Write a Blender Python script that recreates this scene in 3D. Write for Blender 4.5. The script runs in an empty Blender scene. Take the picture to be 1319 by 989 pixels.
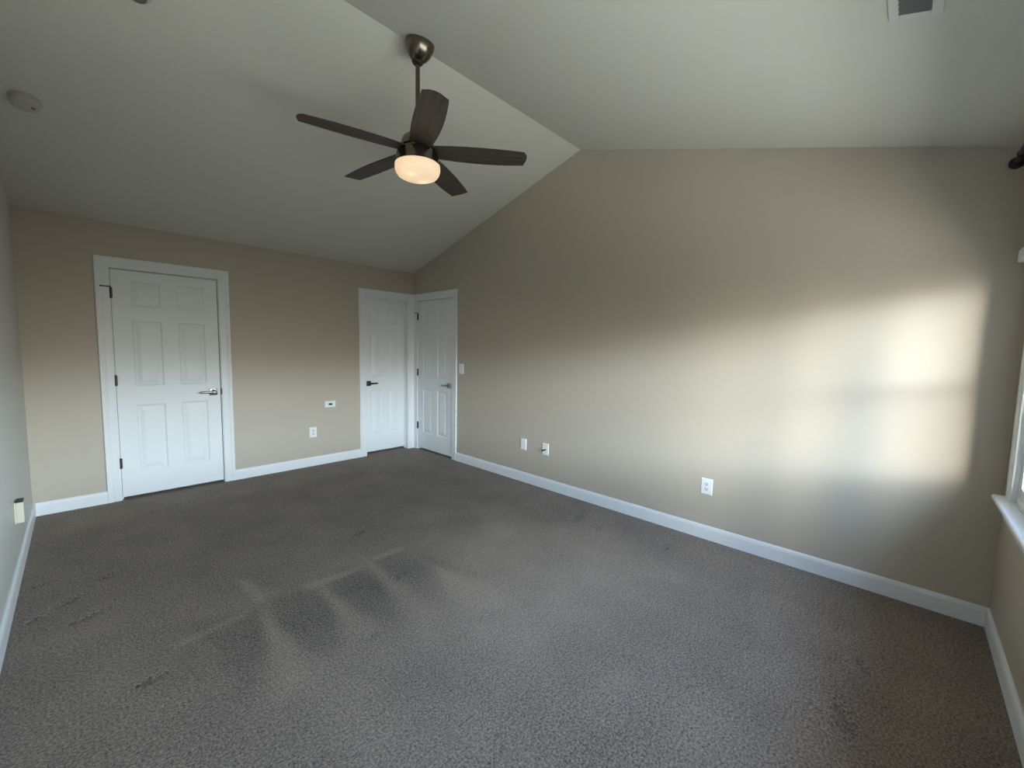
import bpy, bmesh, math, random
from mathutils import Vector, Matrix
random.seed(7)
S = bpy.context.scene
COL = S.collection

# ------------------------------------------------------------------ measured room (metres)
# origin: far right floor corner; wall_far is y=0, wall_right (gable) is x=0, camera stands near the left / window corner
L, W = 3.559, 5.403
HE, HR, YR, HE2 = 2.429, 3.237, -2.705, 2.436
CAM = (-3.2565, -5.0035, 1.4135)
F_PX, YAW, PITCH, ROLL = 534.46, -0.80915, -0.08317, 0.01911

# ------------------------------------------------------------------ camera
cam = bpy.data.cameras.new('camera')
cam.sensor_fit = 'HORIZONTAL'; cam.sensor_width = 36.0
cam.lens = F_PX / 1319.0 * 36.0
cam.clip_start = 0.02
co = bpy.data.objects.new('camera', cam); COL.objects.link(co)
_F = Vector((-math.sin(YAW), math.cos(YAW), 0)); _R = Vector((math.cos(YAW), math.sin(YAW), 0)); _U = Vector((0, 0, 1))
F2 = _F*math.cos(PITCH) + _U*math.sin(PITCH); U2 = _U*math.cos(PITCH) - _F*math.sin(PITCH)
R3 = _R*math.cos(ROLL) + U2*math.sin(ROLL); U3 = U2*math.cos(ROLL) - _R*math.sin(ROLL)
M = Matrix.Identity(4)
for i in range(3):
    M[i][0] = R3[i]; M[i][1] = U3[i]; M[i][2] = -F2[i]; M[i][3] = CAM[i]
co.matrix_world = M
S.camera = co

# ------------------------------------------------------------------ sky
SKY_STRENGTH = 14.2
EXPOSURE = 0.0
wd = bpy.data.worlds.new('sky'); S.world = wd; wd.use_nodes = True
nt = wd.node_tree; nt.nodes.clear()
def N(t, **k):
    n = nt.nodes.new(t)
    for a, b in k.items(): setattr(n, a, b)
    return n
out = N('ShaderNodeOutputWorld'); bg = N('ShaderNodeBackground'); nt.links.new(bg.outputs[0], out.inputs[0])
tc = N('ShaderNodeTexCoord')
sep = N('ShaderNodeSeparateXYZ'); nt.links.new(tc.outputs['Generated'], sep.inputs[0])
rmp = N('ShaderNodeValToRGB')                       # elevation -> ground, tree line, bright band, upper sky
mr = N('ShaderNodeMapRange'); mr.inputs['From Min'].default_value = -0.5; mr.inputs['From Max'].default_value = 1.0
nt.links.new(sep.outputs['Z'], mr.inputs['Value']); nt.links.new(mr.outputs[0], rmp.inputs[0])
def zpos(z): return (z + 0.5)/1.5
els = rmp.color_ramp.elements
stops = [(-0.5, (.55, .55, .52)), (-0.28, (.05, .05, .045)), (-0.12, (.07, .065, .055)), (-0.02, (.36, .33, .28)), (0.07, (.72, .69, .64)), (0.135, (2.7, 3.05, 3.4)), (0.19, (2.4, 2.8, 3.2)),
         (0.29, (.61, .79, 1.04)), (0.42, (.53, .71, 1.01)), (0.75, (.41, .57, .87)), (1.0, (.32, .42, .70))]
els[0].position = zpos(stops[0][0]); els[0].color = (*stops[0][1], 1)
els[1].position = 1.0; els[1].color = (*stops[-1][1], 1)
for z, c in stops[1:-1]:
    e = els.new(zpos(z)); e.color = (*c, 1)
# a warm evening glow low in the west
GLOW = Vector((-0.96, -0.19, 0.19)).normalized()
dot = N('ShaderNodeVectorMath', operation='DOT_PRODUCT'); nt.links.new(tc.outputs['Generated'], dot.inputs[0])
dot.inputs[1].default_value = GLOW
g1 = N('ShaderNodeMapRange', interpolation_type='SMOOTHERSTEP'); g1.inputs['From Min'].default_value = 0.88; g1.inputs['From Max'].default_value = 1.0
nt.links.new(dot.outputs['Value'], g1.inputs['Value'])
gs = N('ShaderNodeVectorMath', operation='SCALE'); gs.inputs[0].default_value = (3.3, 2.85, 2.15); nt.links.new(g1.outputs[0], gs.inputs['Scale'])
ad = N('ShaderNodeVectorMath', operation='ADD'); nt.links.new(rmp.outputs[0], ad.inputs[0]); nt.links.new(gs.outputs[0], ad.inputs[1])
def vm(op, a, b, c=None):
    n = N('ShaderNodeMath', operation=op)
    for k, v in enumerate((a, b, c)):
        if v is None: continue
        if isinstance(v, (int, float)): n.inputs[k].default_value = v
        else: nt.links.new(v, n.inputs[k])
    return n.outputs[0]
X_ = sep.outputs['X']; x2 = vm('MULTIPLY', X_, X_)       # the sky is clearer obliquely to both sides than straight out
x24 = vm('SUBTRACT', x2, vm('MULTIPLY', x2, x2))
azf = vm('MULTIPLY_ADD', x24, 1.5, vm('MULTIPLY_ADD', X_, .18, .92))
sk = N('ShaderNodeVectorMath', operation='SCALE'); nt.links.new(rmp.outputs[0], sk.inputs[0]); nt.links.new(azf, sk.inputs['Scale'])
nt.links.new(sk.outputs[0], ad.inputs[0])
nt.links.new(ad.outputs[0], bg.inputs[0]); bg.inputs[1].default_value = SKY_STRENGTH

vs = S.view_settings
S.display_settings.display_device = 'sRGB'
vs.view_transform = 'Standard'; vs.look = 'None'; vs.exposure = EXPOSURE; vs.gamma = 1.0; vs.use_curve_mapping = False

# windows in the window wall, last two added unseen for daylight: (x0, x1); sill and head heights
WINS = [(-1.20, -0.245), (-2.24, -1.31), (-3.28, -2.35)]
WZ0, WZ1 = 0.745, 1.90
WALLT = 0.115
for (a, b) in WINS:                                  # portals: they only guide sky sampling through the panes
    li = bpy.data.lights.new('window_portal', 'AREA'); li.shape = 'RECTANGLE'
    li.size = b - a; li.size_y = WZ1 - WZ0; li.cycles.is_portal = True
    lo = bpy.data.objects.new('window_portal', li); COL.objects.link(lo)
    lo.location = ((a + b)/2, -W - 0.15, (WZ0 + WZ1)/2); lo.rotation_euler = (math.radians(90), 0, 0)

# ------------------------------------------------------------------ materials
def mat(name, col, rough=.6, metal=0.0, spec=.5, bump=None, noise=None):
    m = bpy.data.materials.new(name); m.use_nodes = True
    t = m.node_tree; b = t.nodes['Principled BSDF']
    b.inputs['Base Color'].default_value = (*col, 1); b.inputs['Roughness'].default_value = rough
    b.inputs['Metallic'].default_value = metal; b.inputs['Specular IOR Level'].default_value = spec
    tcn = t.nodes.new('ShaderNodeTexCoord')
    if noise:
        sc, amt = noise
        n = t.nodes.new('ShaderNodeTexNoise'); n.inputs['Scale'].default_value = sc; n.inputs['Detail'].default_value = 4
        t.links.new(tcn.outputs['Object'], n.inputs['Vector'])
        mx = t.nodes.new('ShaderNodeMix'); mx.data_type = 'RGBA'
        mx.inputs['A'].default_value = (*[c*(1 - amt) for c in col], 1); mx.inputs['B'].default_value = (*[min(1, c*(1 + amt)) for c in col], 1)
        t.links.new(n.outputs['Fac'], mx.inputs['Factor']); t.links.new(mx.outputs['Result'], b.inputs['Base Color'])
    if bump:
        sc, st, dist = bump
        n = t.nodes.new('ShaderNodeTexNoise'); n.inputs['Scale'].default_value = sc; n.inputs['Detail'].default_value = 3
        t.links.new(tcn.outputs['Object'], n.inputs['Vector'])
        bp = t.nodes.new('ShaderNodeBump'); bp.inputs['Strength'].default_value = st; bp.inputs['Distance'].default_value = dist
        t.links.new(n.outputs['Fac'], bp.inputs['Height']); t.links.new(bp.outputs[0], b.inputs['Normal'])
    return m
M_WALL = mat('greige_wall_paint', (.50, .438, .358), .46, spec=.5, bump=(160, .12, .002), noise=(3, .015))
M_WALLGREY = mat('light_grey_wall', (.585, .58, .545), .46, spec=.5, bump=(160, .12, .002), noise=(3, .015))  # left wall coloured lighter and greyer than the other walls
M_CEIL = mat('white_ceiling_paint', (.66, .655, .59), .9, spec=.15, bump=(120, .15, .002), noise=(2, .012))
M_TRIM = mat('white_trim_paint', (.80, .82, .83), .38, spec=.45)
M_DOOR = mat('white_door_paint', (.80, .82, .83), .42, spec=.45, bump=(90, .06, .001))
M_VINYL = mat('white_window_vinyl', (.80, .81, .80), .35)
M_NICKEL = mat('brushed_nickel', (.20, .175, .14), .24, 1.0, noise=(40, .06))
M_DNICKEL = mat('dark_satin_nickel', (.34, .32, .30), .28, 1.0)
M_HINGE = mat('aged_dark_hinge_metal', (.07, .065, .055), .4, .8)
M_BLACK = mat('black_plastic', (.012, .012, .013), .45)
M_PLATE = mat('white_plate_plastic', (.85, .85, .84), .35)
M_RECEPT = mat('white_receptacle_plastic', (.72, .73, .72), .4)
M_CREAM = mat('cream_plastic', (.60, .55, .44), .45)
M_DETECT = mat('off_white_detector_plastic', (.50, .49, .44), .5)
M_VENT = mat('white_vent_enamel', (.66, .66, .63), .45)
M_VENTIN = mat('grey_duct_metal', (.16, .16, .155), .6)
M_ROD = mat('black_rod_metal', (.02, .022, .026), .35, .6)
M_LIGHTBLOCK = mat('dark_light_block', (.10, .09, .08), .9)  # dark colour that makes the door gaps look shaded

def wood():
    m = bpy.data.materials.new('dark_walnut_blade'); m.use_nodes = True
    t = m.node_tree; b = t.nodes['Principled BSDF']; b.inputs['Roughness'].default_value = .5
    tcn = t.nodes.new('ShaderNodeTexCoord'); mp = t.nodes.new('ShaderNodeMapping'); mp.inputs['Scale'].default_value = (2.5, 60, 20)
    n = t.nodes.new('ShaderNodeTexNoise'); n.inputs['Scale'].default_value = 1.5; n.inputs['Detail'].default_value = 6
    r = t.nodes.new('ShaderNodeValToRGB')
    r.color_ramp.elements[0].position = .3; r.color_ramp.elements[0].color = (.030, .021, .016, 1)
    r.color_ramp.elements[1].position = .75; r.color_ramp.elements[1].color = (.085, .062, .048, 1)
    t.links.new(tcn.outputs['Object'], mp.inputs[0]); t.links.new(mp.outputs[0], n.inputs['Vector'])
    t.links.new(n.outputs['Fac'], r.inputs[0]); t.links.new(r.outputs[0], b.inputs['Base Color'])
    return m
M_WOOD = wood()

def glass():
    m = bpy.data.materials.new('window_glass'); m.use_nodes = True
    t = m.node_tree; t.nodes.clear()
    o = t.nodes.new('ShaderNodeOutputMaterial'); mx = t.nodes.new('ShaderNodeMixShader')
    tr = t.nodes.new('ShaderNodeBsdfTransparent'); tr.inputs[0].default_value = (.96, .98, .97, 1)
    gl = t.nodes.new('ShaderNodeBsdfGlossy'); gl.inputs['Roughness'].default_value = .01
    lw = t.nodes.new('ShaderNodeLayerWeight'); lw.inputs['Blend'].default_value = .08
    t.links.new(lw.outputs['Fresnel'], mx.inputs[0]); t.links.new(tr.outputs[0], mx.inputs[1]); t.links.new(gl.outputs[0], mx.inputs[2])
    t.links.new(mx.outputs[0], o.inputs[0]); return m
M_GLASS = glass()

def opal():
    m = bpy.data.materials.new('opal_lamp_glass'); m.use_nodes = True
    t = m.node_tree; t.nodes.clear()
    o = t.nodes.new('ShaderNodeOutputMaterial'); a1 = t.nodes.new('ShaderNodeAddShader'); mx = t.nodes.new('ShaderNodeMixShader')
    d = t.nodes.new('ShaderNodeBsdfPrincipled'); d.inputs['Base Color'].default_value = (.85, .80, .74, 1); d.inputs['Roughness'].default_value = .3
    tl = t.nodes.new('ShaderNodeBsdfTranslucent'); tl.inputs[0].default_value = (.95, .88, .78, 1)
    e = t.nodes.new('ShaderNodeEmission'); e.inputs[0].default_value = (1.0, .77, .55, 1); e.inputs[1].default_value = .31
    mx.inputs[0].default_value = .5
    t.links.new(d.outputs[0], mx.inputs[1]); t.links.new(tl.outputs[0], mx.inputs[2])
    t.links.new(mx.outputs[0], a1.inputs[0]); t.links.new(e.outputs[0], a1.inputs[1]); t.links.new(a1.outputs[0], o.inputs[0]); return m
M_OPAL = opal()
def emit(name, col, s):
    m = bpy.data.materials.new(name); m.use_nodes = True; t = m.node_tree; t.nodes.clear()
    o = t.nodes.new('ShaderNodeOutputMaterial'); e = t.nodes.new('ShaderNodeEmission'); e.inputs[0].default_value = (*col, 1); e.inputs[1].default_value = s
    t.links.new(e.outputs[0], o.inputs[0]); return m
M_BULB = emit('warm_bulb', (1.0, .72, .40), 9.0)

def carpet():
    m = bpy.data.materials.new('taupe_cut_pile_carpet'); m.use_nodes = True
    t = m.node_tree; b = t.nodes['Principled BSDF']; b.inputs['Roughness'].default_value = .95; b.inputs['Specular IOR Level'].default_value = .1
    b.inputs['Sheen Weight'].default_value = .15; b.inputs['Sheen Roughness'].default_value = .5
    tcn = t.nodes.new('ShaderNodeTexCoord')
    def noise(sc, det, rough=.6):
        n = t.nodes.new('ShaderNodeTexNoise'); n.inputs['Scale'].default_value = sc; n.inputs['Detail'].default_value = det; n.inputs['Roughness'].default_value = rough
        t.links.new(tcn.outputs['Object'], n.inputs['Vector']); return n
    fine = noise(105, 3, .75); mid = noise(38, 3); big = noise(2.6, 4)
    at = t.nodes.new('ShaderNodeAttribute'); at.attribute_name = 'nap_and_light'
    def math_(op, a, b_, c=None):
        n = t.nodes.new('ShaderNodeMath'); n.operation = op
        for i, v in enumerate((a, b_, c)):
            if v is None: continue
            if isinstance(v, (int, float)): n.inputs[i].default_value = v
            else: t.links.new(v, n.inputs[i])
        return n.outputs[0]
    # value = tuft speckle + soft blotches + vacuum marks + painted floor light
    v = math_('MULTIPLY_ADD', math_('SUBTRACT', fine.outputs['Fac'], .5), 4.3, 1.0)
    v = math_('MULTIPLY_ADD', math_('SUBTRACT', mid.outputs['Fac'], .5), .55, v)
    v = math_('MULTIPLY_ADD', math_('SUBTRACT', big.outputs['Fac'], .5), .75, v)
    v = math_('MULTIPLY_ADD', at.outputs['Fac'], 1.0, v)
    v = math_('MAXIMUM', v, .10)
    mx = t.nodes.new('ShaderNodeVectorMath'); mx.operation = 'SCALE'; mx.inputs[0].default_value = (.224, .177, .140)
    t.links.new(v, mx.inputs['Scale']); t.links.new(mx.outputs[0], b.inputs['Base Color'])
    h = math_('ADD', fine.outputs['Fac'], math_('MULTIPLY', mid.outputs['Fac'], .6))
    bp = t.nodes.new('ShaderNodeBump'); bp.inputs['Strength'].default_value = .9; bp.inputs['Distance'].default_value = .010
    t.links.new(h, bp.inputs['Height']); t.links.new(bp.outputs[0], b.inputs['Normal'])
    return m
M_CARPET = carpet()

# ------------------------------------------------------------------ mesh helpers
def tag(o, label=None, cat=None, group=None, kind=None):
    if label: o['label'] = label
    if cat: o['category'] = cat
    if group: o['group'] = group
    if kind: o['kind'] = kind
    return o
def obj(name, bm, m, parent=None, smooth=None):
    bmesh.ops.recalc_face_normals(bm, faces=bm.faces[:])
    me = bpy.data.meshes.new(name); bm.to_mesh(me); bm.free(); me.materials.append(m)
    if smooth is not None:
        for p in me.polygons: p.use_smooth = True
        me.set_sharp_from_angle(angle=math.radians(smooth))
    o = bpy.data.objects.new(name, me); COL.objects.link(o)
    if parent: o.parent = parent
    return o
def struct(name, bm, m, label=None, cat=None):
    return tag(obj(name, bm, m), label, cat, kind='structure')
def thing(name, label, cat, loc=(0, 0, 0), rz=0, group=None, kind=None):
    o = bpy.data.objects.new(name, None); COL.objects.link(o); o.location = loc; o.rotation_euler = (0, 0, rz)
    o.empty_display_size = .05
    return tag(o, label, cat, group, kind)
def box(bm, x0, x1, y0, y1, z0, z1, bev=0, seg=2):
    r = bmesh.ops.create_cube(bm, size=1.0)
    vs_ = r['verts']
    for v in vs_:
        v.co = Vector(((x0 + x1)/2 + v.co.x*(x1 - x0), (y0 + y1)/2 + v.co.y*(y1 - y0), (z0 + z1)/2 + v.co.z*(z1 - z0)))
    if bev:
        es = list({e for v in vs_ for e in v.link_edges})
        bmesh.ops.bevel(bm, geom=es, offset=bev, segments=seg, affect='EDGES', profile=.5)
    return bm
def B(*a, **k): return box(bmesh.new(), *a, **k)
def prism(bm, pts, f, t0, t1):
    """outline pts (a,b) extruded from t0 to t1; f(a,b,t)->xyz"""
    n = len(pts)
    A = [bm.verts.new(f(a, b, t0)) for a, b in pts]; C = [bm.verts.new(f(a, b, t1)) for a, b in pts]
    bm.faces.new(A); bm.faces.new(C[::-1])
    for i in range(n): bm.faces.new((A[i], C[i], C[(i + 1) % n], A[(i + 1) % n]))
    return bm
def lathe(bm, prof, seg=48, mtx=None, cap=True):
    """prof: (radius, z) list, turned about z"""
    rings = []
    for r, z in prof:
        if r < 1e-6: rings.append([bm.verts.new((0, 0, z))])
        else: rings.append([bm.verts.new((r*math.cos(2*math.pi*i/seg), r*math.sin(2*math.pi*i/seg), z)) for i in range(seg)])
    for a, b in zip(rings, rings[1:]):
        if len(a) == 1 and len(b) == 1: continue
        for i in range(seg):
            j = (i + 1) % seg
            if len(a) == 1: bm.faces.new((a[0], b[i], b[j]))
            elif len(b) == 1: bm.faces.new((a[i], b[0], a[j]))
            else: bm.faces.new((a[i], b[i], b[j], a[j]))
    if cap:
        for R in (rings[0], rings[-1]):
            if len(R) > 1: bm.faces.new(R)
    if mtx is not None:
        vv = [v for R in rings for v in R]
        bmesh.ops.transform(bm, matrix=mtx, verts=vv)
    return bm
def sweep_u(bm, prof, u0, u1, zt, z0=0.0):
    """mitred casing: legs and head round an opening; prof (w outward, n towards the room); local front is -y"""
    rows = []
    for w, n in prof:
        rows.append([bm.verts.new((u0 - w, -n, z0)), bm.verts.new((u0 - w, -n, zt + w)), bm.verts.new((u1 + w, -n, zt + w)), bm.verts.new((u1 + w, -n, z0))])
    k = len(rows)
    for i in range(k):
        a, b = rows[i], rows[(i + 1) % k]
        for s in range(3): bm.faces.new((a[s], a[s + 1], b[s + 1], b[s]))
    bm.faces.new([r[0] for r in rows]); bm.faces.new([r[3] for r in rows][::-1])
    return bm
CASING = [(0, 0), (0, .009), (.006, .0115), (.045, .0115), (.052, .0105), (.062, .0135), (.072, .0165), (.086, .0165), (.089, .014), (.089, 0)]

# ------------------------------------------------------------------ room shell
D1 = (-3.034, -2.266); D2 = (-.712, -.108); D3 = (-.092, -.856)        # clear door openings (x, x, y)
DT = 2.045
JT = .018
def hole(a, b): return (a - JT, b + JT)
# floor: fine grid carrying the carpet's vacuum marks and painted floor light
def px_floor(px, py):
    r = F2 + R3*((px - 659.5)/F_PX) - U3*((py - 494.5)/F_PX); t = -CAM[2]/r.z
    return (CAM[0] + r.x*t, CAM[1] + r.y*t)
c1 = lambda pts: [px_floor(300 + x/3.2975, 650 + y/3.2975) for x, y in pts]
DARK = [c1([(160, 405), (345, 345), (445, 470), (468, 610), (330, 650), (190, 520)]),
        c1([(400, 340), (545, 268), (650, 350), (740, 480), (640, 530), (590, 490)]),
        c1([(590, 240), (722, 190), (850, 280), (930, 400), (900, 450), (720, 300)]),
        c1([(-190, 500), (120, 440), (150, 620), (160, 800), (60, 880), (-60, 640)]),
        c1([(740, 190), (1050, 300), (900, 280), (830, 235)])]
FLOOR_LIGHT = [([px_floor(*q) for q in ((560, 700), (640, 668), (780, 690), (850, 740), (760, 800), (690, 840), (600, 830), (560, 770))], .44, .45),  # window light painted into the carpet: brighter middle and front, darker far end
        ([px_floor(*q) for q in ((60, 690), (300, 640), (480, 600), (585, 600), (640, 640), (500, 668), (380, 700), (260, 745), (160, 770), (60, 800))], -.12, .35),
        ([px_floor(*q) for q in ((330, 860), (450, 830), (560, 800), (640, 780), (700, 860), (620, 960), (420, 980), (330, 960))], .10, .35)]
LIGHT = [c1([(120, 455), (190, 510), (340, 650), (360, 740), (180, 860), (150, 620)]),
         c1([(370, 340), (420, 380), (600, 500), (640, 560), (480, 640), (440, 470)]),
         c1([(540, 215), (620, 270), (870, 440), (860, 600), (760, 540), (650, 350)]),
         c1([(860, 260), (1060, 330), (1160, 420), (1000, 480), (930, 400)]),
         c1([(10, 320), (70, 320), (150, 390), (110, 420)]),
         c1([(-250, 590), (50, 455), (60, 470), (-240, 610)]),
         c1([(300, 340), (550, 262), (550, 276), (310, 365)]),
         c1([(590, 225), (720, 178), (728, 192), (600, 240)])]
def sdist(p, poly):
    x, y = p; ins = False; dm = 1e9; n = len(poly)
    for i in range(n):
        x1, y1 = poly[i]; x2, y2 = poly[(i + 1) % n]
        if (y1 > y) != (y2 > y) and x < (x2 - x1)*(y - y1)/(y2 - y1) + x1: ins = not ins
        dx, dy = x2 - x1, y2 - y1; t = max(0, min(1, ((x - x1)*dx + (y - y1)*dy)/(dx*dx + dy*dy + 1e-12)))
        dm = min(dm, math.hypot(x1 + t*dx - x, y1 + t*dy - y))
    return dm if ins else -dm
def sm(a, b, v):
    t = max(0, min(1, (v - a)/(b - a))); return t*t*(3 - 2*t)
DENTS = [(462, 687, .05), (110, 796, .06), (513, 743, .05), (478, 820, .035), (195, 875, .05), (1085, 925, .10), (632, 793, .045), (45, 798, .05),
         (48, 755, .04), (140, 742, .05), (85, 776, .05), (600, 818, .03), (745, 668, .09), (770, 680, .05), (1110, 858, .06), (860, 705, .06)]
DW = [(px_floor(a, b), s) for a, b, s in DENTS]
FX0, FX1, FY0, FY1 = -L - .10, .95, -W - .12, .95
bm = bmesh.new()
nx, ny = 230, 330
lay = bm.verts.layers.float.new('nap_and_light')
grid = []
for j in range(ny + 1):
    row = []
    y = FY0 + (FY1 - FY0)*j/ny
    for i in range(nx + 1):
        x = FX0 + (FX1 - FX0)*i/nx
        nap_and_light = 0.0; z = 0.0
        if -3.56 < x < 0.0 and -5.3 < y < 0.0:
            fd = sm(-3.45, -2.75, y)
            for P in DARK: nap_and_light -= .21*(.25 + .75*fd)*sm(-.03 - .06*(1 - fd), .035 + .10*(1 - fd), sdist((x, y), P))
            for P in LIGHT: nap_and_light += .36*(.40 + .60*fd)*sm(-.025 - .06*(1 - fd), .025 + .08*(1 - fd), sdist((x, y), P))
            for P, am, wd_ in FLOOR_LIGHT: nap_and_light += am*sm(-wd_*.6, wd_*.6, sdist((x, y), P))
            for (dx, dy), s in DW:
                u = (x - dx)*.95 + (y - dy)*.3; v_ = -(x - dx)*.3 + (y - dy)*.95
                g = math.exp(-(u/s)**2 - (v_/(s*.33))**2); z -= .010*g; nap_and_light -= .30*g
                z += .006*math.exp(-(u/s)**2 - ((v_ - s*.7)/(s*.35))**2)
        v = bm.verts.new((x, y, z)); v[lay] = nap_and_light; row.append(v)
    grid.append(row)
for j in range(ny):
    for i in range(nx):
        bm.faces.new((grid[j][i], grid[j][i + 1], grid[j + 1][i + 1], grid[j + 1][i]))
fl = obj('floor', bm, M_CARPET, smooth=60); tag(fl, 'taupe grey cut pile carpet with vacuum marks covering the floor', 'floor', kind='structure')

# ceiling: two slopes meeting in a ridge
s1 = (HR - HE)/(-YR); s2 = (HR - HE2)/(W + YR); ov = .16
cp = [(ov, HE - s1*ov), (YR, HR), (-W - ov, HE2 - s2*ov), (-W - ov, HE2 - s2*ov + .12), (YR, HR + .14), (ov, HE - s1*ov + .12)]
struct('ceiling', prism(bmesh.new(), cp, lambda a, b, t: (t, a, b), -L - .13, .13), M_CEIL, 'white vaulted ceiling of two slopes meeting at a ridge', 'ceiling')
def zc(y): return HR - (s1*(y - YR) if y > YR else s2*(YR - y))
# wall_far with two door notches
h1, h2 = hole(*D1), hole(*D2)
o = [(-L, -.02), (h1[0], -.02), (h1[0], DT + JT), (h1[1], DT + JT), (h1[1], -.02), (h2[0], -.02), (h2[0], DT + JT), (h2[1], DT + JT), (h2[1], -.02), (0, -.02), (0, HE), (-L, HE)]
struct('wall_far', prism(bmesh.new(), o, lambda a, b, t: (a, t, b), 0, WALLT), M_WALL, 'greige end wall holding two white doors', 'wall')
h3 = (D3[1] - JT, D3[0] + JT)
o = [(-W, -.02), (h3[0], -.02), (h3[0], DT + JT), (h3[1], DT + JT), (h3[1], -.02), (0, -.02), (0, HE), (YR, HR), (-W, HE2)]
struct('wall_right', prism(bmesh.new(), o, lambda a, b, t: (t, a, b), 0, WALLT), M_WALL, 'tall greige gable wall lit by the window', 'wall')
o = [(-W, -.02), (0, -.02), (0, HE), (YR, HR), (-W, HE2)]
struct('wall_left', prism(bmesh.new(), o, lambda a, b, t: (t, a, b), -L - WALLT, -L), M_WALLGREY, 'light grey gable wall at the left edge of the photo', 'wall')
bm = bmesh.new()
xs = [-L - WALLT]
for a, b in sorted(WINS): xs += [a, b]
xs.append(WALLT)
WY0, WY1 = -W - WALLT, -W
box(bm, xs[0], xs[-1], WY0, WY1, -.02, WZ0); box(bm, xs[0], xs[-1], WY0, WY1, WZ1, HE2)
for i in range(0, len(xs), 2): box(bm, xs[i], xs[i + 1], WY0, WY1, WZ0, WZ1)
struct('wall_window', bm, M_WALL, 'greige wall holding the windows at the right edge of the photo', 'wall')
# unseen dark boxes added behind the doors to keep sky light out
bm = bmesh.new()
box(bm, -L - .1, .115, .92, .95, -.02, 2.3); box(bm, -L - .13, -L - .1, .118, .95, -.02, 2.3); box(bm, -.02, .01, .118, .92, -.02, 2.3); box(bm, -L - .1, .115, .118, .95, 2.3, 2.33)
struct('light_block_far', bm, M_LIGHTBLOCK, 'unseen dark box added behind the end wall doors to block light', 'wall')
bm = bmesh.new()
box(bm, .92, .95, -1.3, .1, -.02, 2.3); box(bm, .118, .95, -1.33, -1.3, -.02, 2.3); box(bm, .118, .95, .08, .1, -.02, 2.3); box(bm, .118, .95, -1.33, .1, 2.3, 2.33)
struct('light_block_right', bm, M_LIGHTBLOCK, 'unseen dark box added behind the gable wall door to block light', 'wall')

# baseboards
BB = [(0, 0), (.014, 0), (.014, .084), (.0115, .092), (.0115, .096), (.005, .106), (0, .106)]
co_ = .005 + .089
bm = bmesh.new()
prism(bm, BB, lambda n, z, t: (t, -n, z), -L + .014, D1[0] - co_); prism(bm, BB, lambda n, z, t: (t, -n, z), D1[1] + co_, D2[0] - co_)
struct('baseboard_far', bm, M_TRIM, 'white baseboard along the end wall between the doors', 'baseboard')
struct('baseboard_right', prism(bmesh.new(), BB, lambda n, z, t: (-n, t, z), -W, D3[1] - co_), M_TRIM, 'white baseboard along the gable wall', 'baseboard')
struct('baseboard_left', prism(bmesh.new(), BB, lambda n, z, t: (-L + n, t, z), -W, 0), M_TRIM, 'white baseboard along the left wall', 'baseboard')
struct('baseboard_window', prism(bmesh.new(), BB, lambda n, z, t: (t, -W + n, z), -L + .014, -.014), M_TRIM, 'white baseboard under the windows', 'baseboard')

# ------------------------------------------------------------------ doors
def slab(w, z0, z1, cols, rows, th=.035):
    """six-panel slab, front face on local y=0, panels sunk and raised again"""
    bm = bmesh.new()
    us = sorted({0, w, *[c for p in cols for c in p]}); zs = sorted({z0, z1, *[c for p in rows for c in p]})
    V = {}
    def v(u, z, n):
        k = (round(u, 5), round(z, 5), round(n, 5))
        if k not in V: V[k] = bm.verts.new((u, n, z))
        return V[k]
    for a, b in zip(us, us[1:]):
        for c, d_ in zip(zs, zs[1:]):
            if (a, b) in cols and (c, d_) in rows:
                rings = [(0, 0), (.006, .003), (.012, .0085), (.022, .0085), (.050, .0015), (.054, .001)]
                for (i0, n0), (i1, n1) in zip(rings, rings[1:]):
                    q0 = [v(a + i0, c + i0, n0), v(b - i0, c + i0, n0), v(b - i0, d_ - i0, n0), v(a + i0, d_ - i0, n0)]
                    q1 = [v(a + i1, c + i1, n1), v(b - i1, c + i1, n1), v(b - i1, d_ - i1, n1), v(a + i1, d_ - i1, n1)]
                    for k in range(4): bm.faces.new((q0[k], q0[(k + 1) % 4], q1[(k + 1) % 4], q1[k]))
                i, n = rings[-1]
                bm.faces.new((v(a + i, c + i, n), v(b - i, c + i, n), v(b - i, d_ - i, n), v(a + i, d_ - i, n)))
            else:
                bm.faces.new((v(a, c, 0), v(b, c, 0), v(b, d_, 0), v(a, d_, 0)))
    # rim and back
    for pts in ([(u, z0) for u in us], [(u, z1) for u in us]):
        for (a, z), (b, _) in zip(pts, pts[1:]): bm.faces.new((v(a, z, 0), v(b, z, 0), v(b, z, th), v(a, z, th)))
    for u in (0, w):
        for c, d_ in zip(zs, zs[1:]): bm.faces.new((v(u, c, 0), v(u, d_, 0), v(u, d_, th), v(u, c, th)))
    for a, b in zip(us, us[1:]):
        for c, d_ in zip(zs, zs[1:]): bm.faces.new((v(a, c, th), v(b, c, th), v(b, d_, th), v(a, d_, th)))
    return bm
ROWS = [(.245, .852), (1.02, 1.602), (1.73, 1.948)]
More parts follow.
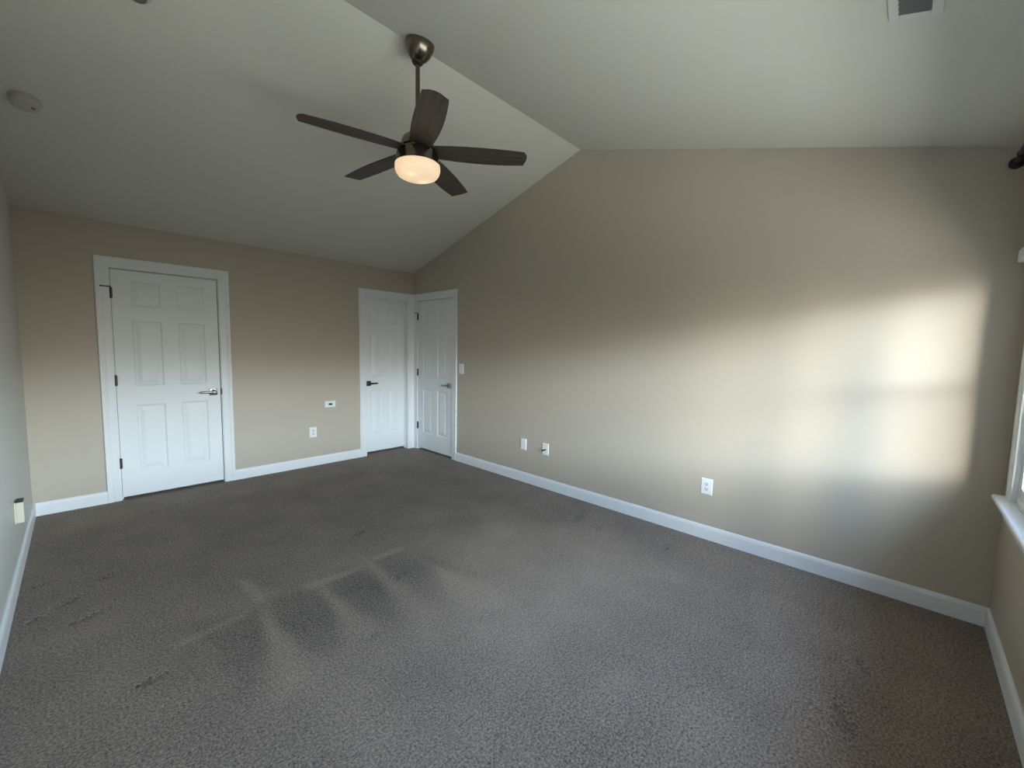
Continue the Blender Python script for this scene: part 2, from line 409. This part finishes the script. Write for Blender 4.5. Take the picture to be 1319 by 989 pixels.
def lever(parent, u, z, sgn, m, depth=0.0):
    """square rose with a lever pointing along sgn*u"""
    bm = B(u - .033, u + .033, depth - .010, depth, z - .033, z + .033, bev=.003)
    lathe(bm, [(.0, 0), (.024, 0), (.022, .006), (.012, .010), (.0105, .045), (0, .045)], 24, Matrix.Translation((u, depth - .009, z)) @ Matrix.Rotation(math.radians(90), 4, 'X'))
    h = obj('handle', bm, m, parent, smooth=35)
    bm = bmesh.new()
    pts = [(-.014, .011), (.02, .0115), (.07, .010), (.112, .0085), (.118, .006)]
    rings = []
    for t, r in pts:
        dn = .040 + .010*min(1, max(0, t/.03)) - .012*max(0, (t - .06)/.06)
        rings.append([bm.verts.new((u + sgn*t, depth - dn - .006*math.sin(a), z + r*math.cos(a))) for a in [k*math.pi/5 for k in range(10)]])
    for a, b in zip(rings, rings[1:]):
        for k in range(10): bm.faces.new((a[k], a[(k + 1) % 10], b[(k + 1) % 10], b[k]))
    bm.faces.new(rings[0]); bm.faces.new(rings[-1])
    obj('lever', bm, m, h, smooth=50)
    return h
def hinges(parent, u, sgn, zs, stop=True):
    for i, z in enumerate(zs):
        bm = lathe(bmesh.new(), [(0, -.050), (.004, -.048), (.0075, -.044), (.0075, -.016), (.0068, -.0155), (.0068, -.0145), (.0075, -.014), (.0075, .014), (.0068, .0145), (.0068, .0155), (.0075, .016), (.0075, .044), (.004, .048), (0, .050)], 14,
                   Matrix.Translation((u, -.0065, z)))
        box(bm, u - .004, u + .012, -.0015, .0, z - .044, z + .044)
        h = obj('hinge', bm, M_HINGE, parent, smooth=40)
        if stop and i == 2:                         # hinge-pin stop: an arm with a bumper on the top hinge
            bm = B(u - .062*1, u + .004, -.016, -.011, z + .046, z + .056, bev=.002)
            lathe(bm, [(0, 0), (.007, 0), (.008, .012), (.006, .016), (0, .016)], 12, Matrix.Translation((u - .060, -.014, z + .051)) @ Matrix.Rotation(math.radians(-90), 4, 'X'))
            obj('hinge_stop', bm, M_HINGE, h, smooth=40)
def door_set(num, loc, rz, w, cols, recess, hinge_left, m_handle, label, lever_side, stop_strip):
    r = thing('door_%d' % num, label, 'door', loc, rz, kind='structure')
    g = .003
    sl = obj('panel_door', slab(w - 2*g - (.004 if recess < .02 else 0), .026, DT - .007, [(a - g, b - g) for a, b in cols], ROWS), M_DOOR, r)
    sl.location = (g, recess, 0)
    if hinge_left: hinges(r, .001, 1, (.335, 1.075, 1.835))
    hz = .935
    u = .066 if lever_side < 0 else w - .066
    lever(r, u, hz, -lever_side, m_handle, recess)
    if not hinge_left is None and lever_side > 0 and recess < .02:      # strike plate lip on the jamb side
        obj('strike_plate', B(w - .0025, w + .012, -.0095, -.0005, hz - .030, hz + .030, bev=.002), M_HINGE, r)
    # casing and jamb stay with the wall
    t = bpy.data.objects.new('trim_%d' % num, None)
    bm = sweep_u(bmesh.new(), CASING, -.005, w + .005, DT + .005)
    J0, J1 = 0.0, WALLT
    box(bm, -JT, 0, J0, J1, 0, DT + JT); box(bm, w, w + JT, J0, J1, 0, DT + JT); box(bm, 0, w, J0, J1, DT, DT + JT)
    if stop_strip == 'behind':                       # stop on the hinge side only shows; the latch gap stays open
        box(bm, 0, .011, recess + .037, recess + .060, 0, DT)
    else:
        y0, y1 = recess - .014, recess - .002
        box(bm, 0, .011, y0, y1, 0, DT); box(bm, w - .011, w, y0, y1, 0, DT); box(bm, .011, w - .011, y0, y1, DT - .011, DT)
    tr = struct('trim_%d' % num, bm, M_TRIM)
    tr.location = loc; tr.rotation_euler = (0, 0, rz)
    return r, tr
C30 = [(.125, .332), (.448, .656)]
r, t = door_set(1, (D1[0], 0, 0), 0, D1[1] - D1[0], C30, .001, True, M_DNICKEL, 'white six panel door on the left of the end wall, beside the outlet', 1, 'behind')
t['label'] = 'white casing round the left door of the end wall'; t['category'] = 'door trim'
r, t = door_set(2, (D2[0], 0, 0), 0, D2[1] - D2[0], [(.098, .255), (.349, .506)], .078, None, M_HINGE, 'narrow white six panel door recessed in the end wall beside the room corner', -1, 'front')
t['label'] = 'white casing round the narrow recessed door in the corner'; t['category'] = 'door trim'
r, t = door_set(3, (0, D3[0], 0), math.radians(-90), D3[0] - D3[1], C30, .001, True, M_DNICKEL, 'white six panel door in the gable wall next to the corner', 1, 'behind')
t['label'] = 'white casing round the door in the gable wall'; t['category'] = 'door trim'

# ------------------------------------------------------------------ windows
def window(num, x0, x1, label):
    r = thing('window_%d' % num, label, 'window', ((x0 + x1)/2, -W, WZ0), 0, kind='structure')
    w = (x1 - x0)/2; H = WZ1 - WZ0
    def ring(bm, a, b, z0, z1, y0, y1, t, tb=None):
        tb = tb or t
        box(bm, a, a + t, y0, y1, z0, z1, bev=.003); box(bm, b - t, b, y0, y1, z0, z1, bev=.003)
        box(bm, a + t, b - t, y0, y1, z1 - t, z1, bev=.003); box(bm, a + t, b - t, y0, y1, z0, z0 + tb, bev=.003)
    bm = bmesh.new()                                # jamb liner
    box(bm, -w, -w + .008, -.115, 0, 0, H); box(bm, w - .008, w, -.115, 0, 0, H); box(bm, -w + .008, w - .008, -.115, 0, H - .008, H)
    obj('jamb', bm, M_TRIM, r)
    bm = bmesh.new(); ring(bm, -w + .008, w - .008, 0, H - .008, -.115, -.010, .010, .03)
    obj('frame', bm, M_VINYL, r)
    mid = H/2
    bm = bmesh.new(); ring(bm, -w + .018, w - .018, .03, mid + .018, -.042, -.014, .027, .045)
    lo = obj('lower_sash', bm, M_VINYL, r)
    obj('pane', B(-w + .041, w - .041, -.030, -.026, .071, mid - .005), M_GLASS, lo)
    bm = bmesh.new(); box(bm, -.03, .03, -.038, -.018, mid + .018, mid + .032, bev=.003); lathe(bm, [(0, 0), (.014, 0), (.012, .01), (0, .01)], 16, Matrix.Translation((0, -.028, mid + .032)))
    obj('sash_lock', bm, M_VINYL, lo)
    bm = bmesh.new(); ring(bm, -w + .018, w - .018, mid - .018, H - .018, -.074, -.046, .027)
    up = obj('upper_sash', bm, M_VINYL, r)
    obj('pane', B(-w + .041, w - .041, -.062, -.058, mid + .005, H - .041), M_GLASS, up)
    # stool, apron, casing and head cap
    bm = bmesh.new()
    prof = [(-.012, -.024), (.048, -.024), (.055, -.019), (.057, -.012), (.055, -.005), (.048, 0), (-.036, 0)]
    # nosing over the full width with horns past the casing
    pr = [(n, z) for n, z in prof]
    prism(bm, [(0, -.024)] + pr[1:-1] + [(0, 0)], lambda n, z, t: (t, n, z), -w - .065 - .033, w + .065 + .033)
    box(bm, -w + .012, w - .012, -.014, 0, -.0, .004)
    obj('stool', bm, M_TRIM, r, smooth=40)
    obj('apron', B(-w - .065, w + .065, 0, .015, -.110, -.024, bev=.003), M_TRIM, r)
    bm = bmesh.new()
    for sg in (-1, 1):
        prism(bm, [(sg*(w - .004 + a*.76), n) for a, n in CASING], lambda a, n, t: (a, n, t), 0, H + .0)
    obj('side_casing', bm, M_TRIM, r)
    bm = bmesh.new()
    box(bm, -w - .082, w + .082, 0, .020, H + .035, H + .12, bev=.002)
    prism(bm, [(0, -.026), (.056, -.026), (.058, -.022), (.058, .028), (.050, .036), (0, .036)], lambda n, z, t: (t, n, z + H), -w - .125, w + .125)
    prism(bm, [(0, .12), (.030, .12), (.036, .130), (.040, .148), (0, .148)], lambda n, z, t: (t, n, z + H), -w - .110, w + .110)
    obj('head_casing', bm, M_TRIM, r)
    return r
window(1, *WINS[0], 'white double hung window at the right edge of the photo')
window(2, *WINS[1], 'unseen middle double hung window added for more daylight')
window(3, *WINS[2], 'unseen double hung window nearest the left wall, added for more daylight')

# ------------------------------------------------------------------ ceiling fan
AX, AY = -1.768, -2.783
fan = thing('ceiling_fan', 'five blade ceiling fan with dark wood blades and a lit opal bowl', 'ceiling fan', (AX, AY, 2.55))
def zf(z): return z - 2.55
CZ = zc(AY)
tilt = math.atan(s2)
bm = lathe(bmesh.new(), [(0, 0), (.080, 0), (.084, -.004), (.084, -.016), (.082, -.030), (.076, -.052), (.064, -.075), (.050, -.092), (.040, -.100), (.034, -.103), (0, -.104)], 56,
           Matrix.Translation((0, 0, zf(CZ))) @ Matrix.Rotation(tilt, 4, 'X'))
can = obj('canopy', bm, M_NICKEL, fan, smooth=35)
bm = lathe(bmesh.new(), [(0, .024), (.024, .020), (.034, .008), (.035, -.002), (.028, -.013), (.016, -.019), (0, -.019)], 32, Matrix.Translation((0, .028, zf(CZ) - .100)))
obj('hanger_ball', bm, M_BLACK, can, smooth=60)
ry = .028
fan_dy = ry
bm = lathe(bmesh.new(), [(0, 0), (.0135, 0), (.0135, CZ - .11 - 2.69), (0, CZ - .11 - 2.69)], 24, Matrix.Translation((0, ry, zf(2.69))))
obj('downrod', bm, M_NICKEL, fan, smooth=40)
Tm = Matrix.Translation((0, ry, 0))
bm = lathe(bmesh.new(), [(0, zf(2.735)), (.020, zf(2.735)), (.024, zf(2.730)), (.026, zf(2.705)), (.040, zf(2.695)), (.072, zf(2.685)), (.088, zf(2.672)), (.096, zf(2.652)), (.100, zf(2.632)), (.100, zf(2.618)), (0, zf(2.618))], 56, Tm)
obj('motor_housing', bm, M_NICKEL, fan, smooth=35)
bm = lathe(bmesh.new(), [(0, zf(2.618)), (.090, zf(2.618)), (.090, zf(2.600)), (.114, zf(2.594)), (.123, zf(2.586)), (.127, zf(2.566)), (.127, zf(2.530)), (.136, zf(2.525)), (.136, zf(2.518)), (0, zf(2.518))], 56, Tm)
obj('light_collar', bm, M_NICKEL, fan, smooth=35)
# opal bowl: straight sided drum rounding into a shallow bottom (hollow)
po = [(.134, 2.519), (.1355, 2.510), (.1355, 2.495), (.133, 2.482), (.127, 2.468), (.117, 2.456), (.103, 2.449), (.080, 2.4455), (.040, 2.444), (0, 2.4435)]
pi_ = [(max(0, a - .004), b + (.004 if b < 2.515 else 0)) for a, b in po][::-1]
bm = lathe(bmesh.new(), [(a, zf(b)) for a, b in po] + [(a, zf(b)) for a, b in pi_[1:]], 64, Tm, cap=False)
bowl = obj('light_bowl', bm, M_OPAL, fan, smooth=60)
for ang in (math.radians(200), math.radians(20)):
    bm = bmesh.new(); bmesh.ops.create_uvsphere(bm, u_segments=20, v_segments=12, radius=.016)
    b = obj('bulb', bm, M_BULB, bowl, smooth=80); b.location = (.062*math.cos(ang), ry + .062*math.sin(ang), zf(2.478))
# blades
def blade_bm():
    bm = bmesh.new()
    R0, R1 = .105, .668
    st = [(0, .066), (.08, .071), (.2, .077), (.35, .082), (.5, .0835), (.65, .082), (.8, .077), (.92, .071), (.975, .0675), (1.0, .062)]
    n = 9; th = .0045
    top, bot = [], []
    for t, hw in st:
        r = R0 + (R1 - R0)*t
        rt, rb = [], []
        for k in range(n + 1):
            s = -1 + 2*k/n
            y = s*hw*.94 + .004*math.sin(t*math.pi)
            rr = r - (.022*abs(s)**2.5 if t > .99 else 0) - (.006*abs(s)**2 if .95 < t < .99 else 0)
            if t > .99: rr -= .018*(s + 1)/2*0.4
            z = .006*(1 - s*s) - .004
            rt.append(bm.verts.new((rr, y, z + th/2))); rb.append(bm.verts.new((rr, y, z - th/2)))
        top.append(rt); bot.append(rb)
    m_ = len(st)
    for i in range(m_ - 1):
        for k in range(n):
            bm.faces.new((top[i][k], top[i + 1][k], top[i + 1][k + 1], top[i][k + 1])); bm.faces.new((bot[i][k], bot[i][k + 1], bot[i + 1][k + 1], bot[i + 1][k]))
    for i in range(m_ - 1):
        for k in (0, n): bm.faces.new((top[i][k], top[i + 1][k], bot[i + 1][k], bot[i][k]))
    for i in (0, m_ - 1):
        for k in range(n): bm.faces.new((top[i][k], top[i][k + 1], bot[i][k + 1], bot[i][k]))
    return bm
PH = .483
for k in range(5):
    a = PH + k*2*math.pi/5
    mt = Matrix.Translation((0, ry, zf(2.606))) @ Matrix.Rotation(a, 4, 'Z') @ Matrix.Rotation(math.radians(2.2), 4, 'Y') @ Matrix.Rotation(math.radians(-9), 4, 'X')
    b = obj('blade', blade_bm(), M_WOOD, fan, smooth=40); b.matrix_local = mt
    bm = B(.085, .150, -.030, .030, .0035, .0085, bev=.002)          # blade arm above the blade root
    for x, y in ((.12, -.016), (.12, .016), (.138, 0)):
        lathe(bm, [(0, .0085), (.0045, .0085), (.004, .0105), (0, .011)], 10, Matrix.Translation((x, y, 0)))
    obj('blade_bracket', bm, M_NICKEL, b, smooth=40)

# ------------------------------------------------------------------ wall plates
def plate_root(name, label, cat, wall, a, z, group=None):
    """local x runs to the right as seen from the room, local -y is out of the wall"""
    if wall == 'far': return thing(name, label, cat, (a, 0, z), 0, group)
    if wall == 'right': return thing(name, label, cat, (0, a, z), math.radians(-90), group)
    return thing(name, label, cat, (-L, a, z), math.radians(90), group)
def plate_bm(w, h, th=.0065):
    bm = bmesh.new()
    rings = [(0, 0), (0, .0015), (.0045, th), ]
    V = []
    for i, n in rings:
        V.append([bm.verts.new((sx*(w/2 - i), -n, sz*(h/2 - i))) for sx, sz in ((-1, -1), (1, -1), (1, 1), (-1, 1))])
    for a, b in zip(V, V[1:]):
        for k in range(4): bm.faces.new((a[k], a[(k + 1) % 4], b[(k + 1) % 4], b[k]))
    bm.faces.new(V[0]); bm.faces.new(V[-1]); return bm
def screw(parent, x, z, n):
    obj('screw', lathe(bmesh.new(), [(0, 0), (.0033, 0), (.0028, .0012), (0, .0014)], 12, Matrix.Translation((x, -n, z)) @ Matrix.Rotation(math.radians(90), 4, 'X')), M_RECEPT, parent, smooth=40)
def receptacle(parent, z, n):
    bm = bmesh.new()
    pts = []
    for k in range(28):
        t = 2*math.pi*k/28; x, y = .0172*math.cos(t), .0172*math.sin(t); y = max(-.0135, min(.0135, y)); pts.append((x, y))
    prism(bm, pts, lambda a, b, t: (a, -t, z + b), n, n + .0022)
    rc = obj('receptacle', bm, M_RECEPT, parent)
    bm = bmesh.new()
    box(bm, -.0078, -.0050, -n - .0028, -n - .0020, z - .001, z + .0085); box(bm, .0050, .0074, -n - .0028, -n - .0020, z + .000, z + .0080)
    lathe(bm, [(0, 0), (.0034, 0), (.0034, .0008), (0, .0008)], 14, Matrix.Translation((0, -n - .0020, z - .0075)) @ Matrix.Rotation(math.radians(90), 4, 'X'))
    obj('slot', bm, M_BLACK, rc)
def outlet(label, wall, a, z, group='duplex outlets on the walls'):
    r = plate_root('wall_outlet', label, 'outlet', wall, a, z, group)
    obj('plate', plate_bm(.082, .122), M_PLATE, r); receptacle(r, .0195, .0065); receptacle(r, -.0195, .0065); screw(r, 0, 0, .0065)
    return r
outlet('white duplex wall outlet low on the gable wall, in the window light', 'right', -3.962, .406)
outlet('white duplex wall outlet on the end wall, between the left door and the corner door', 'far', -1.381, .400)
r = plate_root('blank_plate', 'plain white wall plate nearest the corner door on the gable wall', 'wall plate', 'right', -2.088, .407)
obj('plate', plate_bm(.080, .120), M_PLATE, r); screw(r, 0, .042, .0065); screw(r, 0, -.042, .0065)
r = plate_root('coaxial_plate', 'white wall plate with a protruding dark coaxial connector on the gable wall', 'wall plate', 'right', -2.390, .407)
obj('plate', plate_bm(.080, .120), M_PLATE, r); screw(r, 0, .042, .0065); screw(r, 0, -.042, .0065)
bm = lathe(bmesh.new(), [(0, 0), (.0085, 0), (.0085, .004), (.0048, .004), (.0048, .016), (.0072, .016), (.0075, .048), (.005, .050), (0, .050)], 16, Matrix.Translation((0, -.0060, -.006)) @ Matrix.Rotation(math.radians(90), 4, 'X'))
obj('connector', bm, M_HINGE, r, smooth=40)
r = plate_root('light_switch', 'white toggle light switch beside the gable wall door', 'light switch', 'right', -1.034, 1.164)
obj('plate', plate_bm(.088, .124), M_PLATE, r); screw(r, 0, .030, .0065); screw(r, 0, -.030, .0065)
bm = B(-.005, .005, -.0085, -.006, -.012, .012); prism(bm, [(-.004, 0), (.004, 0), (.003, .016), (-.003, .016)], lambda a, b, t: (a, -.0065 - b*.8, b*.5 + t), -.001, .007)
obj('toggle', bm, M_PLATE, r)
r = plate_root('media_plate', 'small horizontal white wall plate with a black port, above the outlet on the end wall', 'wall plate', 'far', -1.177, .716)
obj('plate', plate_bm(.128, .078, .010), M_PLATE, r)
obj('port', B(-.022, .022, -.0115, -.0095, -.011, .011, bev=.0006), M_BLACK, r)

# cream plug-in on the left wall
r = plate_root('plug_in_device', 'cream plug in device with a dark top, low on the left wall', 'plug-in', 'left', -1.165, .378)
obj('plate', plate_bm(.078, .130), M_CREAM, r)
bm = bmesh.new(); prism(bm, [(-.034, -.064), (.034, -.064), (.034, .058), (-.034, .062)], lambda a, b, t: (a, -t, b), .0062, .036)
bmesh.ops.bevel(bm, geom=bm.edges[:], offset=.003, segments=2, affect='EDGES')
obj('body', bm, M_CREAM, r)
bm = B(-.034, .030, -.036, -.0055, .0605, .073, bev=.003); obj('cap', bm, M_BLACK, r)

# ------------------------------------------------------------------ ceiling fittings
def on_ceiling(o, x, y):
    k = -s1 if y > YR else s2
    o.location = (x, y, zc(y)); o.rotation_euler = (math.atan(k), 0, 0)
sd = thing('smoke_detector', 'round off white smoke detector on the far ceiling slope by the left wall', 'smoke detector'); on_ceiling(sd, -3.395, -1.215)
obj('base', lathe(bmesh.new(), [(0, 0), (.068, 0), (.068, -.008), (0, -.008)], 40), M_DETECT, sd, smooth=35)
obj('cover', lathe(bmesh.new(), [(.063, -.008), (.064, -.012), (.060, -.014), (.060, -.020), (.063, -.022), (.060, -.032), (.050, -.039), (.020, -.041), (0, -.041)], 40), M_DETECT, sd, smooth=30)
obj('test_button', lathe(bmesh.new(), [(0, -.040), (.009, -.040), (.008, -.044), (0, -.0445)], 18, Matrix.Translation((.030, 0, 0))), M_VENTIN, sd, smooth=35)
sp = thing('ceiling_disc', 'small round grey ceiling disc cut off by the top edge of the photo', 'ceiling disc'); on_ceiling(sp, -2.975, -2.20)
obj('base', lathe(bmesh.new(), [(0, 0), (.050, 0), (.052, -.004), (.048, -.009), (0, -.009)], 36), M_DETECT, sp, smooth=35)
obj('cover', lathe(bmesh.new(), [(.036, -.009), (.034, -.024), (.026, -.030), (0, -.031)], 36), M_VENTIN, sp, smooth=35)
vt = thing('ceiling_vent', 'white framed ceiling air vent with grey louvres near the top right corner', 'vent'); on_ceiling(vt, -1.375, -4.936)
bm = bmesh.new(); hx, hy, f = .150, .072, .030
box(bm, -hx, hx, -hy, -hy + f, -.006, .0, bev=.002); box(bm, -hx, hx, hy - f, hy, -.006, .0, bev=.002)
box(bm, -hx, -hx + f, -hy + f, hy - f, -.006, .0, bev=.002); box(bm, hx - f, hx, -hy + f, hy - f, -.006, .0, bev=.002)
obj('frame', bm, M_VENT, vt)
obj('damper', B(-hx + f, hx - f, -hy + f, hy - f, -.002, -.0005), M_VENTIN, vt)
for k in range(9):
    x = -hx + f + .012 + k*(2*(hx - f) - .024)/8
    b = obj('louvre', B(-.008, .008, -hy + f, hy - f, -.0008, .0008), M_VENTIN, vt); b.location = (x, 0, -.0065); b.rotation_euler = (0, math.radians(35), 0)

# curtain rod above the window
RX0, RX1, RY, RZ = -3.40, -.150, -W + .096, 2.344
rod = thing('curtain_rod', 'dark metal curtain rod high above the window by the ceiling', 'curtain rod', ((RX0 + RX1)/2, RY, RZ))
hl = (RX1 - RX0)/2
obj('pole', lathe(bmesh.new(), [(0, -hl), (.0125, -hl), (.0125, hl), (0, hl)], 20, Matrix.Rotation(math.radians(90), 4, 'Y')), M_ROD, rod, smooth=40)
for sg in (-1, 1):
    bm = lathe(bmesh.new(), [(0, 0), (.014, 0), (.016, .004), (.014, .008), (.022, .012), (.027, .022), (.028, .032), (.024, .043), (.014, .050), (0, .052)], 28, Matrix.Translation((sg*hl, 0, 0)) @ Matrix.Rotation(math.radians(90*sg), 4, 'Y'))
    obj('finial', bm, M_ROD, rod, smooth=40)
    bm = B(sg*(hl - .10) - .012, sg*(hl - .10) + .012, -.096, -.090, -.035, .030, bev=.002)
    box(bm, sg*(hl - .10) - .005, sg*(hl - .10) + .005, -.092, .004, -.022, -.013, bev=.001)
    lathe(bm, [(.013, -.006), (.016, -.006), (.016, .006), (.013, .006)], 20, Matrix.Translation((sg*(hl - .10), 0, 0)) @ Matrix.Rotation(math.radians(90), 4, 'Y'), cap=False)
    obj('bracket', bm, M_ROD, rod, smooth=40)
